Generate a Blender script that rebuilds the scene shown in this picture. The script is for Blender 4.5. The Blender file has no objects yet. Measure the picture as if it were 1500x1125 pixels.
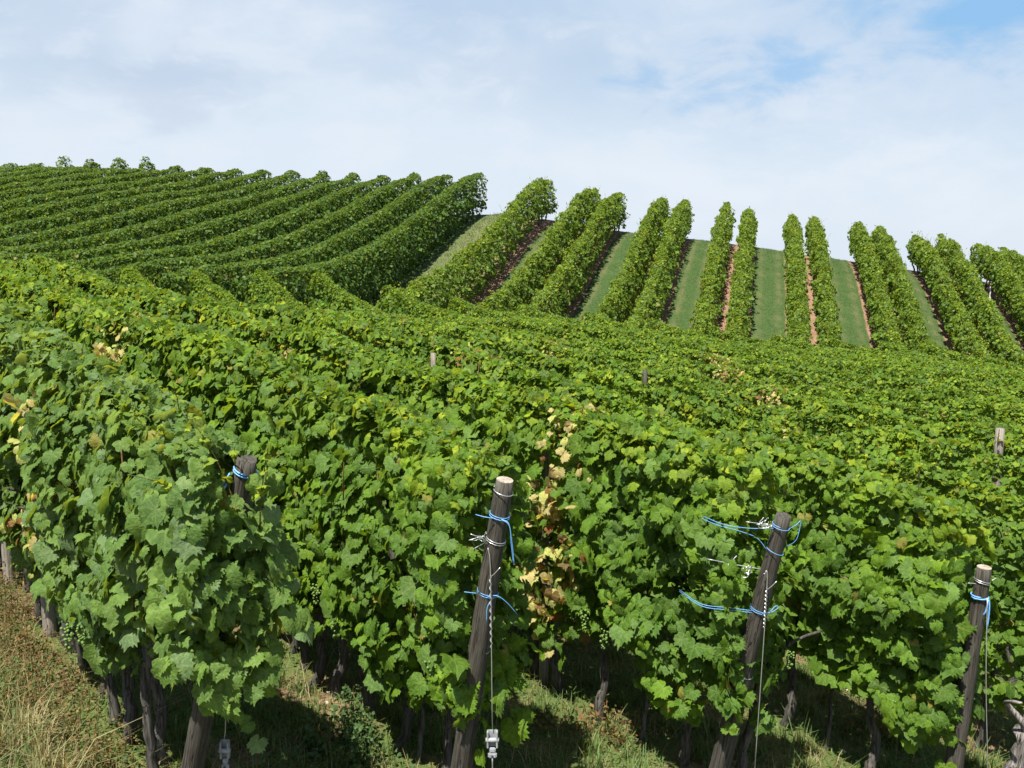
import bpy, bmesh, math
import numpy as np
from mathutils import Vector, Matrix

sc = bpy.context.scene
COL = sc.collection
EYE = 3.2
rng = np.random.default_rng(7)

# ------------------------------------------------------------------ camera
cam_d = bpy.data.cameras.new('camera')
cam_d.lens = 35.0
cam_d.sensor_width = 36.0
cam_d.clip_end = 3000
cam = bpy.data.objects.new('camera', cam_d)
cam.location = (0, 0, EYE)
cam.rotation_euler = (math.radians(90 - 8.1), 0, 0)
COL.objects.link(cam)
sc.camera = cam

# ------------------------------------------------------------------ sun, sky, exposure
SUN_EL = math.radians(63.5)
SUN = Vector((-0.454, -0.891, 0)).normalized() * math.cos(SUN_EL) + Vector((0, 0, math.sin(SUN_EL)))
sun_d = bpy.data.lights.new('sun', 'SUN')
sun_d.energy = 5.0
sun_d.angle = math.radians(0.53)
sun_d.color = (1.0, 0.95, 0.86)
sun = bpy.data.objects.new('sun', sun_d)
sun.rotation_euler = SUN.to_track_quat('Z', 'Y').to_euler()
COL.objects.link(sun)

sc.view_settings.view_transform = 'Standard'
sc.view_settings.look = 'None'
sc.view_settings.exposure = 1.24
sc.view_settings.gamma = 1.0


class NT:
    """small helper round a node tree"""
    def __init__(self, tree):
        self.t = tree
        tree.nodes.clear()
    def n(self, typ, **kw):
        nd = self.t.nodes.new(typ)
        ins = kw.pop('ins', {})
        for k, v in kw.items():
            setattr(nd, k, v)
        for k, v in ins.items():
            if isinstance(v, bpy.types.NodeSocket):
                self.t.links.new(v, nd.inputs[k])
            else:
                nd.inputs[k].default_value = v
        return nd
    def math(self, op, a, b=None, c=None, clamp=False):
        ins = {0: a}
        if b is not None: ins[1] = b
        if c is not None: ins[2] = c
        return self.n('ShaderNodeMath', operation=op, use_clamp=clamp, ins=ins).outputs[0]
    def vmath(self, op, a, b=None, out=0):
        ins = {0: a}
        if b is not None: ins[1] = b
        return self.n('ShaderNodeVectorMath', operation=op, ins=ins).outputs[out]
    def mix(self, fac, a, b, blend='MIX'):
        return self.n('ShaderNodeMix', data_type='RGBA', blend_type=blend, ins={0: fac, 6: a, 7: b}).outputs[2]
    def noise(self, vec, scale, detail=4, rough=0.55, out=0, distortion=0.0):
        return self.n('ShaderNodeTexNoise', ins={'Vector': vec, 'Scale': scale, 'Detail': detail, 'Roughness': rough, 'Distortion': distortion}).outputs[out]
    def ramp(self, fac, lo, hi):
        return self.n('ShaderNodeMapRange', clamp=True, interpolation_type='SMOOTHSTEP', ins={0: fac, 1: lo, 2: hi, 3: 0.0, 4: 1.0}).outputs[0]


world = bpy.data.worlds.new('World')
sc.world = world
world.use_nodes = True
W = NT(world.node_tree)
sky = W.n('ShaderNodeTexSky', sky_type='NISHITA')
sky.sun_disc = False
sky.sun_elevation = SUN_EL
sky.sun_rotation = math.atan2(SUN.x, SUN.y)
sky.altitude = 250
gen = W.n('ShaderNodeTexCoord').outputs['Generated']
sep = W.n('ShaderNodeSeparateXYZ', ins={0: gen})
dz = W.math('MAXIMUM', sep.outputs[2], 0.0)
cxy = W.vmath('MULTIPLY', gen, (1.0, 1.0, 2.1))
n1 = W.noise(W.vmath('ADD', cxy, (3.1, 0.7, 5.0)), 3.6, 7, 0.52, distortion=0.35)
n2 = W.noise(W.vmath('ADD', cxy, (11.3, 4.1, 2.0)), 7.0, 7, 0.56, distortion=0.3)
n3 = W.noise(W.vmath('ADD', cxy, (1.7, 9.2, 4.4)), 15.0, 6, 0.6, distortion=0.4)
wob = W.math('ADD', W.math('MULTIPLY', W.math('SUBTRACT', n2, 0.5), 0.30), W.math('MULTIPLY', W.math('SUBTRACT', n3, 0.5), 0.20))
# thin blue openings, at their own places in the sky
def opening(dx, dzv, rad, sx=1.0):
    v = Vector((dx, 1.0, dzv)).normalized()
    d = W.vmath('SUBTRACT', gen, tuple(v))
    d = W.vmath('MULTIPLY', d, (1.0 / sx, 1.0 / sx, 2.2))
    ln = W.math('ADD', W.vmath('LENGTH', d, out=1), wob)
    return W.math('SUBTRACT', 1.0, W.ramp(ln, rad * 0.05, rad))
veil = W.mix(W.ramp(n1, 0.36, 0.64), (4.35, 4.80, 5.40, 1), (3.25, 3.95, 4.85, 1))
low = W.mix(W.math('MULTIPLY', W.ramp(n2, 0.45, 0.70), 0.6), (4.25, 4.78, 5.38, 1), (4.80, 5.14, 5.55, 1))
cl = W.mix(W.ramp(W.math('ADD', dz, W.math('MULTIPLY', W.math('SUBTRACT', n2, 0.5), 0.10)), 0.075, 0.19), low, veil)
cl = W.mix(W.math('MULTIPLY', W.ramp(n3, 0.50, 0.66), 0.38), cl, (4.6, 4.95, 5.45, 1))
cl = W.mix(W.math('MULTIPLY', opening(-0.36, 0.148, 0.10, 1.0), 0.35), cl, (2.75, 3.30, 4.35, 1))     # a greyer wisp
thin = W.math('MAXIMUM', W.math('MULTIPLY', opening(0.40, 0.215, 0.34, 1.5), 0.62), W.math('MULTIPLY', opening(0.02, 0.26, 0.26, 1.6), 0.5))
cl = W.mix(thin, cl, (2.55, 3.55, 4.80, 1))
deep = W.math('MAXIMUM', W.math('MULTIPLY', opening(0.268, 0.166, 0.108, 1.2), 0.6), W.math('MULTIPLY', opening(0.475, 0.222, 0.13, 1.6), 0.85))
vis = W.mix(deep, cl, (1.45, 3.05, 5.0, 1))
cover = W.math('SUBTRACT', 1.0, W.ramp(dz, 0.26, 0.46))
cover = W.math('MULTIPLY', cover, 0.97)
final = W.mix(cover, sky.outputs[0], vis)
bg = W.n('ShaderNodeBackground', ins={0: final, 1: 0.0735})
wo = W.n('ShaderNodeOutputWorld', ins={0: bg.outputs[0]})

# ------------------------------------------------------------------ terrain height (thin plate spline through surveyed heights)
CP = np.array([[-1.69, 4.75, 0.28], [-0.33, 5.2, 0.01], [1.25, 5.75, -0.15], [2.89, 6.15, -0.64], [-4.07, 7.71, 0.41], [-3.77, 7.33, 0.58], [-7.01, 13.72, 0.73], [-3.74, 9.65, 0.42], [-1.63, 7.03, 0.15], [-8.16, 17.51, 0.81], [-6.15, 15.01, 0.49], [-2.18, 10.08, 0.22], [-0.27, 7.7, -0.0], [2.31, 9.5, -0.59], [3.39, 14.0, -0.89], [4.83, 20.0, -1.09], [6.38, 26.5, -1.37], [4.89, 10.0, -0.89], [7.28, 15.0, -1.2], [10.16, 21.0, -1.55], [14.0, 29.0, -2.07], [0.0, 9.5, -0.12], [0.0, 13.0, -0.16], [0.0, 20.0, -0.43], [0.0, 26.0, -0.54], [-12.22, 20.0, 1.15], [17.55, 45.0, 1.99], [14.49, 45.0, 2.44], [11.53, 45.0, 2.87], [8.09, 45.0, 3.32], [5.43, 45.0, 3.59], [-0.91, 45.0, 4.41], [22.29, 45.0, 1.22], [-5.7, 45.77, 4.19], [-10.99, 46.71, 4.55], [-17.69, 47.86, 4.79], [-24.7, 49.0, 4.9], [7.2, 30.0, -0.9], [12.3, 30.0, -1.4], [3.5, 29.0, -0.45], [-15.3, 29.8, 1.7], [-7.1, 28.6, 0.85], [-6.2, 32.3, 1.3], [-4.76, 37.9, 2.62], [-14.9, 31.5, 2.0], [-13.3, 37.6, 3.1], [-12.4, 41.4, 3.56], [-7.4, 18.9, -0.12], [-6.5, 20.1, -0.28], [-5.6, 21.4, -0.45], [-4.4, 22.3, -0.52], [-10.4, 22.7, 0.65], [-9.2, 23.5, 0.6], [-7.8, 24.1, 0.55], [-6.5, 24.9, 0.5], [-5.1, 25.5, 0.4], [18.53, 48.88, 1.74], [20.49, 56.63, -0.61], [15.47, 48.88, 2.19], [17.43, 56.63, -0.16], [12.51, 48.88, 2.62], [14.48, 56.63, 0.27], [9.08, 48.88, 3.07], [11.04, 56.63, 0.72], [6.41, 48.88, 3.34], [8.38, 56.63, 0.99], [0.07, 48.88, 4.16], [2.03, 56.63, 1.81], [23.27, 48.88, 0.97], [25.24, 56.63, -1.38], [-4.72, 49.65, 3.94], [-2.76, 57.4, 1.59], [-10.01, 50.59, 4.3], [-8.05, 58.35, 1.95], [-16.71, 51.73, 4.54], [-14.75, 59.49, 2.19], [-23.72, 52.88, 4.65], [-21.75, 60.63, 2.3], [-25.0, 20.0, 2.6], [-30.0, 35.0, 3.2], [-12.0, 8.0, 1.0], [-6.0, 2.0, 0.5], [4.0, 0.0, -0.6], [-3.0, 0.0, 0.3], [9.0, 5.0, -1.2], [20.0, 30.0, -2.5], [28.0, 45.0, -0.3], [20.0, 15.0, -3.2], [28.0, 25.0, -4.6], [-6.0, -6.0, 0.6], [6.0, -6.0, -0.9], [-20.0, 5.0, 1.8]])
def _tps():
    n = len(CP)
    d = np.hypot(CP[:, None, 0] - CP[None, :, 0], CP[:, None, 1] - CP[None, :, 1])
    K = np.where(d > 0, d * d * np.log(d + 1e-12), 0) + 0.02 * np.eye(n)
    Pm = np.c_[np.ones(n), CP[:, :2]]
    M = np.block([[K, Pm], [Pm.T, np.zeros((3, 3))]])
    return np.linalg.solve(M, np.r_[CP[:, 2], 0, 0, 0])
TW = _tps()
def gh(X, Y):
    X = np.atleast_1d(np.asarray(X, float)).ravel()
    Y = np.atleast_1d(np.asarray(Y, float)).ravel()
    out = np.empty(len(X))
    for a in range(0, len(X), 20000):
        x = X[a:a + 20000]; y = Y[a:a + 20000]
        xc = np.clip(x, -45, 40); yc = np.clip(y, -12, 62)
        d2 = (xc[:, None] - CP[:, 0]) ** 2 + (yc[:, None] - CP[:, 1]) ** 2
        z = (0.5 * d2 * np.log(d2 + 1e-12)) @ TW[:-3] + TW[-3] + TW[-2] * xc + TW[-1] * yc
        out[a:a + 20000] = z - 0.12 * np.hypot(x - xc, y - yc)
    return out
def g1(x, y): return float(gh([x], [y])[0])

# directions of the two vineyard blocks
RA = math.radians(-38.83)
RD = np.array([math.sin(RA), math.cos(RA)]); RN = np.array([RD[1], -RD[0]])      # near rows: along, across
HA = math.radians(14.2)
HD = np.array([math.sin(HA), math.cos(HA)]); HP = np.array([HD[1], -HD[0]])      # hill rows
VU = np.array([-45, -30, -20, -15.6, -13.5, -11.2, -6.4, -0.7, 3.3, 6.3, 12, 20]); VV = np.array([6, 11, 16, 19.4, 21.4, 23.5, 25.5, 27.7, 29.7, 31.6, 34.8, 39])
def vval(u): return np.interp(u, VU, VV)                                          # valley line
def vcrest(u): return np.interp(u, [-50, -12.5, -9.13, 12, 20], [40.4, 43.25, 44.2, 49.6, 51.5])

# ------------------------------------------------------------------ mesh helpers
def link_mesh(name, me, parent=None):
    o = bpy.data.objects.new(name, me)
    COL.objects.link(o)
    if parent: o.parent = parent
    return o
def np_mesh(name, V, F, mat, tint=None, uv=None, smooth=True):
    """V (n,3), F (m,k) all faces with k corners"""
    me = bpy.data.meshes.new(name)
    V = np.ascontiguousarray(V, dtype=np.float32); F = np.ascontiguousarray(F, dtype=np.int32)
    me.vertices.add(len(V)); me.vertices.foreach_set('co', V.ravel())
    m, k = F.shape
    me.loops.add(m * k); me.loops.foreach_set('vertex_index', F.ravel())
    me.polygons.add(m); me.polygons.foreach_set('loop_start', np.arange(0, m * k, k, dtype=np.int32))
    if tint is not None:
        a = me.attributes.new('tint', 'FLOAT_COLOR', 'POINT')
        a.data.foreach_set('color', np.ascontiguousarray(np.c_[tint, np.ones(len(tint))], dtype=np.float32).ravel())
    if uv is not None:
        a = me.attributes.new('blade', 'FLOAT2', 'POINT')
        a.data.foreach_set('vector', np.ascontiguousarray(uv, dtype=np.float32).ravel())
    me.update(calc_edges=True)
    me.polygons.foreach_set('use_smooth', np.full(m, smooth))
    me.materials.append(mat)
    return me
class Geo:
    """collects triangles with a colour and leaf coordinates per vertex"""
    def __init__(self): self.V = []; self.F = []; self.T = []; self.U = []; self.n = 0
    def add(self, V, F, T, U=None):
        self.V.append(V); self.F.append(F + self.n); self.T.append(T)
        self.U.append(np.zeros((len(V), 2)) if U is None else U); self.n += len(V)
    def build(self, name, mat, parent=None):
        me = np_mesh(name, np.concatenate(self.V), np.concatenate(self.F), mat, np.concatenate(self.T), np.concatenate(self.U))
        return link_mesh(name, me, parent)
def tube(path, radii, sides=8, cap=True, bumps=0.0, seed=0):
    """a swept tube: V, triangle F"""
    path = np.asarray(path, float); n = len(path)
    radii = np.broadcast_to(np.asarray(radii, float), (n,))
    tg = np.gradient(path, axis=0); tg /= np.linalg.norm(tg, axis=1)[:, None] + 1e-9
    ref = np.array([0.0, 0, 1]) if abs(tg[0, 2]) < 0.9 else np.array([1.0, 0, 0])
    a = np.cross(tg[0], ref); a /= np.linalg.norm(a)
    V = []
    r = np.random.default_rng(seed)
    th = np.linspace(0, 2 * np.pi, sides, endpoint=False)
    for i in range(n):
        a = a - tg[i] * np.dot(a, tg[i]); a /= np.linalg.norm(a) + 1e-9
        b = np.cross(tg[i], a)
        rr = radii[i] * (1 + bumps * r.normal(size=sides))
        V.append(path[i] + np.cos(th)[:, None] * a * rr[:, None] + np.sin(th)[:, None] * b * rr[:, None])
    V = np.concatenate(V)
    F = []
    for i in range(n - 1):
        for j in range(sides):
            k = (j + 1) % sides
            p, q, s, t = i * sides + j, i * sides + k, (i + 1) * sides + k, (i + 1) * sides + j
            F += [(p, q, s), (p, s, t)]
    if cap:
        c0 = len(V); V = np.vstack([V, path[0], path[-1]])
        for j in range(sides):
            k = (j + 1) % sides
            F += [(c0, k, j), (c0 + 1, (n - 1) * sides + j, (n - 1) * sides + k)]
    return V, np.array(F)
def smooth_path(pts, n=24):
    """Catmull-Rom through the points"""
    P = np.asarray(pts, float); P = np.vstack([2 * P[0] - P[1], P, 2 * P[-1] - P[-2]])
    out = []
    seg = len(P) - 3; per = max(2, n // seg)
    for i in range(seg):
        t = np.linspace(0, 1, per, endpoint=(i == seg - 1))[:, None]
        p0, p1, p2, p3 = P[i:i + 4]
        out.append(0.5 * (2 * p1 + (p2 - p0) * t + (2 * p0 - 5 * p1 + 4 * p2 - p3) * t ** 2 + (3 * p1 - p0 - 3 * p2 + p3) * t ** 3))
    return np.concatenate(out)
def tube_obj(name, parts, mat, parent=None, loc=None):
    V = []; F = []; n = 0
    for (v, f) in parts:
        V.append(v); F.append(f + n); n += len(v)
    V = np.concatenate(V)
    if loc is not None: V = V - np.asarray(loc)
    o = link_mesh(name, np_mesh(name, V, np.concatenate(F), mat), parent)
    if loc is not None and parent is None: o.location = loc
    return o
def empty(name, loc):
    o = bpy.data.objects.new(name, None); o.location = loc; o.empty_display_size = 0.3
    COL.objects.link(o); return o
def tag(o, label, cat, group=None):
    o['label'] = label; o['category'] = cat
    if group: o['group'] = group
    return o
class WaveNoise:
    """smooth 2d noise from sines, about -1..1"""
    def __init__(self, seed, lo, hi, n=7):
        r = np.random.default_rng(seed)
        wl = np.exp(r.uniform(np.log(lo), np.log(hi), n)); an = r.uniform(0, 2 * np.pi, n)
        self.k = np.c_[np.cos(an), np.sin(an)] * (2 * np.pi / wl)[:, None]; self.p = r.uniform(0, 2 * np.pi, n)
    def __call__(self, a, b):
        return np.sin(np.outer(a, self.k[:, 0]) + np.outer(b, self.k[:, 1]) + self.p).mean(axis=1) * 1.9

# ------------------------------------------------------------------ materials
def new_mat(name):
    m = bpy.data.materials.new(name); m.use_nodes = True
    return m, NT(m.node_tree)

def leaf_material(name, veins=True, transl=0.45, rough=0.55, spec=0.16):
    m, T = new_mat(name)
    tint = T.n('ShaderNodeAttribute', attribute_name='tint').outputs['Color']
    geo = T.n('ShaderNodeNewGeometry')
    col = tint
    pos = geo.outputs['Position']
    nz = T.noise(pos, 46.0, 4, 0.65)
    col = T.mix(T.ramp(nz, 0.35, 0.75), T.mix(0.30, col, (0.01, 0.02, 0.0, 1)), T.mix(0.20, col, (0.25, 0.32, 0.08, 1)))
    if veins:
        uv = T.n('ShaderNodeAttribute', attribute_name='blade').outputs['Vector']
        s = T.n('ShaderNodeSeparateXYZ', ins={0: uv})
        ang = T.math('ARCTAN2', s.outputs[0], s.outputs[1])
        v = T.math('PINGPONG', T.math('ADD', ang, 0.0), 0.42)
        r = T.vmath('LENGTH', uv, out=1)
        w = T.math('MULTIPLY', v, r)
        vein = T.math('MULTIPLY', T.math('SUBTRACT', 1.0, T.ramp(w, 0.005, 0.06)), T.math('GREATER_THAN', r, 0.02))
        col = T.mix(T.math('MULTIPLY', vein, 0.16), col, (0.30, 0.36, 0.12, 1))
    back = geo.outputs['Backfacing']
    col = T.mix(T.math('MULTIPLY', back, 0.32), col, T.mix(0.5, col, (0.17, 0.23, 0.11, 1)))
    pb = T.n('ShaderNodeBsdfPrincipled', ins={'Base Color': col, 'Roughness': rough, 'Specular IOR Level': spec})
    if veins:
        bp = T.n('ShaderNodeBump', ins={'Strength': 0.6, 'Distance': 0.012, 'Height': T.noise(pos, 85.0, 3, 0.55)})
        T.t.links.new(bp.outputs[0], pb.inputs['Normal'])
    tc = T.mix(1.0, col, (1.8, 1.5, 0.5, 1), 'MULTIPLY')
    tr = T.n('ShaderNodeBsdfTranslucent', ins={0: tc})
    mx = T.n('ShaderNodeMixShader', ins={0: transl, 1: pb.outputs[0], 2: tr.outputs[0]})
    T.n('ShaderNodeOutputMaterial', ins={0: mx.outputs[0]})
    return m
M_LEAF = leaf_material('vine_leaf')
M_LEAF_FAR = leaf_material('vine_leaf_distant', veins=False, rough=0.55, spec=0.25)
M_GRASS = leaf_material('grass_blade', veins=False, transl=0.3, rough=0.6, spec=0.2)

def wood_material(name, c1, c2, c3, scale=1.0, crack=0.6):
    m, T = new_mat(name)
    tc = T.n('ShaderNodeTexCoord').outputs['Object']
    st = T.vmath('MULTIPLY', tc, (1.0, 1.0, 0.06))
    g = T.noise(st, 70 * scale, 6, 0.65)
    b = T.noise(tc, 5 * scale, 4, 0.6)
    col = T.mix(T.ramp(g, 0.30, 0.68), c1, c2)
    col = T.mix(T.math('MULTIPLY', T.ramp(b, 0.45, 0.75), 0.75), col, c3)
    cr = T.noise(T.vmath('MULTIPLY', tc, (1.0, 1.0, 0.035)), 34 * scale, 2, 0.5)
    line = T.math('SUBTRACT', 1.0, T.ramp(T.math('ABSOLUTE', T.math('SUBTRACT', cr, 0.5)), 0.0, 0.022))
    col = T.mix(T.math('MULTIPLY', line, crack), col, (0.012, 0.010, 0.008, 1))
    pb = T.n('ShaderNodeBsdfPrincipled', ins={'Base Color': col, 'Roughness': 0.85, 'Specular IOR Level': 0.2})
    h = T.math('SUBTRACT', g, T.math('MULTIPLY', line, 0.8))
    bp = T.n('ShaderNodeBump', ins={'Strength': 0.7, 'Distance': 0.012, 'Height': h})
    T.t.links.new(bp.outputs[0], pb.inputs['Normal'])
    T.n('ShaderNodeOutputMaterial', ins={0: pb.outputs[0]})
    return m
M_POST = wood_material('weathered_post_wood', (0.034, 0.031, 0.025, 1), (0.088, 0.081, 0.067, 1), (0.040, 0.029, 0.021, 1))
M_POSTTOP = wood_material('sawn_post_top', (0.20, 0.17, 0.13, 1), (0.34, 0.30, 0.24, 1), (0.26, 0.22, 0.17, 1), 0.6, 0.3)
M_STAKE = wood_material('grey_stake_wood', (0.12, 0.105, 0.085, 1), (0.28, 0.25, 0.21, 1), (0.16, 0.14, 0.11, 1))
M_BARK = wood_material('vine_bark', (0.020, 0.018, 0.015, 1), (0.105, 0.098, 0.084, 1), (0.042, 0.039, 0.033, 1), 0.8, 0.8)
M_BARKPALE = wood_material('pale_vine_bark', (0.07, 0.06, 0.055, 1), (0.33, 0.30, 0.28, 1), (0.16, 0.14, 0.125, 1), 0.8, 0.9)
def plain(name, col, rough=0.5, metal=0.0, spec=0.5, var=0.25, scale=40):
    m, T = new_mat(name)
    tc = T.n('ShaderNodeTexCoord').outputs['Object']
    nz = T.noise(tc, scale, 4, 0.6)
    c = T.mix(T.math('MULTIPLY', T.ramp(nz, 0.35, 0.75), var), col, tuple(x * 0.45 for x in col[:3]) + (1,))
    pb = T.n('ShaderNodeBsdfPrincipled', ins={'Base Color': c, 'Roughness': rough, 'Metallic': metal, 'Specular IOR Level': spec})
    T.n('ShaderNodeOutputMaterial', ins={0: pb.outputs[0]})
    return m
M_TWINE = plain('blue_plastic_twine', (0.12, 0.31, 0.60, 1), 0.45, 0, 0.4, 0.3, 120)
M_WIRE = plain('galvanised_wire', (0.55, 0.55, 0.56, 1), 0.4, 0.75, 0.5, 0.3, 60)
M_ZINC = plain('zinc_casting', (0.27, 0.285, 0.295, 1), 0.6, 0.0, 0.5, 0.75, 26)
M_GRAPE = plain('unripe_grape', (0.10, 0.17, 0.035, 1), 0.5, 0, 0.3, 0.3, 30)

# ------------------------------------------------------------------ the ground
PAIRC = np.array([-9.9, -6.97, -4.02, -1.27, 1.58, 4.38, 7.07, 9.83, 12.6, 15.4])
def ground_zone(X, Y):
    """0 near field ... 1 hill with mown strips"""
    u = X * HP[0] + Y * HP[1]; v = X * HD[0] + Y * HD[1]
    h = np.clip((v - vval(u) - 0.2) / 1.2, 0, 1)
    return u, v, h
gx = np.unique(np.r_[np.arange(-8, 8.01, 0.11), np.arange(-46, -8, 0.45), np.arange(8.2, 26, 0.2), np.arange(26.3, 42, .5), np.linspace(-260, -48, 14), np.linspace(44, 260, 14)])
gy = np.unique(np.r_[np.arange(3.2, 11.5, 0.11), np.arange(-13, 3.2, 0.4), np.arange(11.8, 26, .35), np.arange(26.2, 52, .22), np.arange(52.3, 64, .4), np.linspace(-120, -15, 8), np.linspace(68, 300, 14)])
GX, GY = np.meshgrid(gx, gy); gxf, gyf = GX.ravel(), GY.ravel()
gz = gh(gxf, gyf)
w1, w2 = WaveNoise(3, 0.35, 1.6, 9), WaveNoise(4, 0.12, 0.4, 9)
near_m = np.clip(1 - (np.hypot(gxf, gyf - 7) - 6) / 6, 0, 1)
gz2 = gz + near_m * (0.022 * w1(gxf, gyf) + 0.010 * w2(gxf, gyf))
nx, ny = len(gx), len(gy)
idx = np.arange(nx * ny).reshape(ny, nx)
GF = np.c_[idx[:-1, :-1].ravel(), idx[:-1, 1:].ravel(), idx[1:, 1:].ravel(), idx[1:, :-1].ravel()]
gu, gv, ghill = ground_zone(gxf, gyf)

mg, T = new_mat('vineyard_ground')
pos = T.n('ShaderNodeNewGeometry').outputs['Position']
zone = T.n('ShaderNodeAttribute', attribute_name='tint').outputs['Color']
zs = T.n('ShaderNodeSeparateColor', ins={0: zone})
flat = T.vmath('MULTIPLY', pos, (1, 1, 0))
nA = T.noise(flat, 1.1, 5, 0.6); nB = T.noise(flat, 9.0, 5, 0.65); nC = T.noise(flat, 55.0, 3, 0.6)
soil = T.mix(T.ramp(nB, 0.35, 0.7), (0.10, 0.062, 0.036, 1), (0.20, 0.135, 0.080, 1))
straw = T.mix(T.ramp(nC, 0.35, 0.7), (0.15, 0.105, 0.055, 1), (0.27, 0.20, 0.11, 1))
green = T.mix(T.ramp(nC, 0.3, 0.7), (0.030, 0.060, 0.012, 1), (0.075, 0.125, 0.028, 1))
nearc = T.mix(T.ramp(T.math('ADD', T.math('MULTIPLY', nB, 0.5), T.math('MULTIPLY', nA, 0.5)), 0.42, 0.56), soil, straw)
nearc = T.mix(T.math('MULTIPLY', T.ramp(nA, 0.38, 0.54), 0.85), nearc, green)
redsoil = T.mix(T.ramp(nB, 0.3, 0.72), (0.125, 0.072, 0.042, 1), (0.25, 0.160, 0.105, 1))
redsoil = T.mix(T.math('MULTIPLY', T.ramp(nC, 0.5, 0.8), 0.5), redsoil, (0.32, 0.21, 0.14, 1))
turf = T.mix(T.ramp(nB, 0.3, 0.72), (0.030, 0.058, 0.016, 1), (0.048, 0.082, 0.024, 1))
turf = T.mix(T.math('MULTIPLY', T.ramp(nA, 0.5, 0.8), 0.35), turf, (0.10, 0.12, 0.04, 1))
trk = T.n('ShaderNodeSeparateXYZ', ins={0: T.n('ShaderNodeAttribute', attribute_name='blade').outputs['Vector']}).outputs[0]
turf = T.mix(T.math('MULTIPLY', trk, T.math('MULTIPLY', T.ramp(nA, 0.3, 0.6), 0.75)), turf, (0.10, 0.095, 0.045, 1))
edge = T.math('ADD', zs.outputs[1], T.math('MULTIPLY', T.math('ADD', T.math('MULTIPLY', T.math('SUBTRACT', nA, 0.5), 0.8), T.math('SUBTRACT', nB, 0.5)), 0.9))
hillc = T.mix(T.ramp(edge, 0.42, 0.58), redsoil, turf)
dry = T.mix(T.ramp(nB, 0.35, 0.7), (0.075, 0.095, 0.035, 1), (0.13, 0.135, 0.06, 1))
hillc = T.mix(zs.outputs[2], hillc, dry)
gc = T.mix(zs.outputs[0], nearc, hillc)
pb = T.n('ShaderNodeBsdfPrincipled', ins={'Base Color': gc, 'Roughness': 0.95, 'Specular IOR Level': 0.1})
bp = T.n('ShaderNodeBump', ins={'Strength': 0.9, 'Distance': 0.03, 'Height': T.math('ADD', nB, T.math('MULTIPLY', nC, 0.4))})
T.t.links.new(bp.outputs[0], pb.inputs['Normal'])
T.n('ShaderNodeOutputMaterial', ins={0: pb.outputs[0]})
# distance to the nearest pair centre -> turf between the pairs, bare soil under and inside them
pd = np.abs(gu[:, None] - PAIRC[None, :]).min(axis=1)
turf_a = np.clip((pd - 0.68) / 0.3, 0, 1)
track_a = np.exp(-((pd - 1.08) / .09) ** 2)
dry_a = np.clip(1 - np.abs(gu + 10.95) / 1.4, 0, 1)
GT = np.c_[ghill, turf_a, np.minimum(1, dry_a * 2)]
me = np_mesh('ground', np.c_[gxf, gyf, gz2], GF, mg, tint=GT, uv=np.c_[track_a, track_a])
ground = link_mesh('ground', me); ground['kind'] = 'structure'

# ------------------------------------------------------------------ vine leaves
def leaf_template(level, seed):
    """outline of a five lobed leaf round its stalk point: verts (k,3), triangles, blade coordinates"""
    r = np.random.default_rng(seed)
    if level == 0:
        half = [(0, 1.0), (8, .87), (15, .91), (24, .78), (32, .80), (40, .90), (47, .86), (54, .97), (62, .86), (70, .88), (79, .74), (89, .80), (98, .77), (107, .85), (119, .73), (131, .74), (145, .64), (158, .58), (171, .30)]
    elif level == 1:
        half = [(0, 1.0), (24, .80), (50, .95), (80, .76), (108, .82), (145, .62), (172, .28)]
    else:
        half = [(0, 1.0), (50, .93), (105, .76), (150, .52)]
    tooth = lambda i: (1.045 if i % 2 == 0 else .945) if level == 0 else 1.0
    pts = [(a, q * tooth(i) * r.uniform(.93, 1.07)) for i, (a, q) in enumerate(half)] + [(-a, q * tooth(i + 1) * r.uniform(.93, 1.07)) for i, (a, q) in enumerate(half[:0:-1])]
    an = np.radians([p[0] for p in pts]); rr = np.array([p[1] for p in pts])
    x = np.sin(an) * rr; y = np.cos(an) * rr
    fold, cup, wave, ph = r.uniform(-.12, .38), r.uniform(-.12, .42), r.uniform(.03, .14), r.uniform(0, 6)
    droop = r.uniform(-.05, .40)
    def hz(x, y):
        q = np.hypot(x, y)
        return fold * np.abs(x) - cup * q * q * .8 + wave * np.sin(3 * np.arctan2(x, y) + ph) * q - droop * np.maximum(y, 0) ** 2
    if level == 0:
        ix, iy = x * .5, y * .5
        X = np.r_[0, ix, x]; Y = np.r_[0, iy, y]; k = len(x)
        F = []
        for i in range(k):
            j = (i + 1) % k
            if i == k // 2: continue                         # the open notch at the stalk
            F += [(0, 1 + j, 1 + i), (1 + i, 1 + j, 1 + k + j), (1 + i, 1 + k + j, 1 + k + i)]
    elif level == 1:
        X = np.r_[0, x]; Y = np.r_[0, y]; k = len(x)
        F = [(0, 1 + (i + 1) % k, 1 + i) for i in range(k) if i != k // 2]
    else:
        X = np.r_[0, x]; Y = np.r_[-.05, y]; k = len(x)
        F = [(0, 1 + (i + 1) % k, 1 + i) for i in range(k) if i != k // 2]
    V = np.c_[X, Y, hz(X, Y)]
    return V, np.array(F), np.c_[X, Y]
TEMPL = {lv: [leaf_template(lv, 100 * lv + s) for s in range(12)] for lv in (0, 1, 2)}
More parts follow.
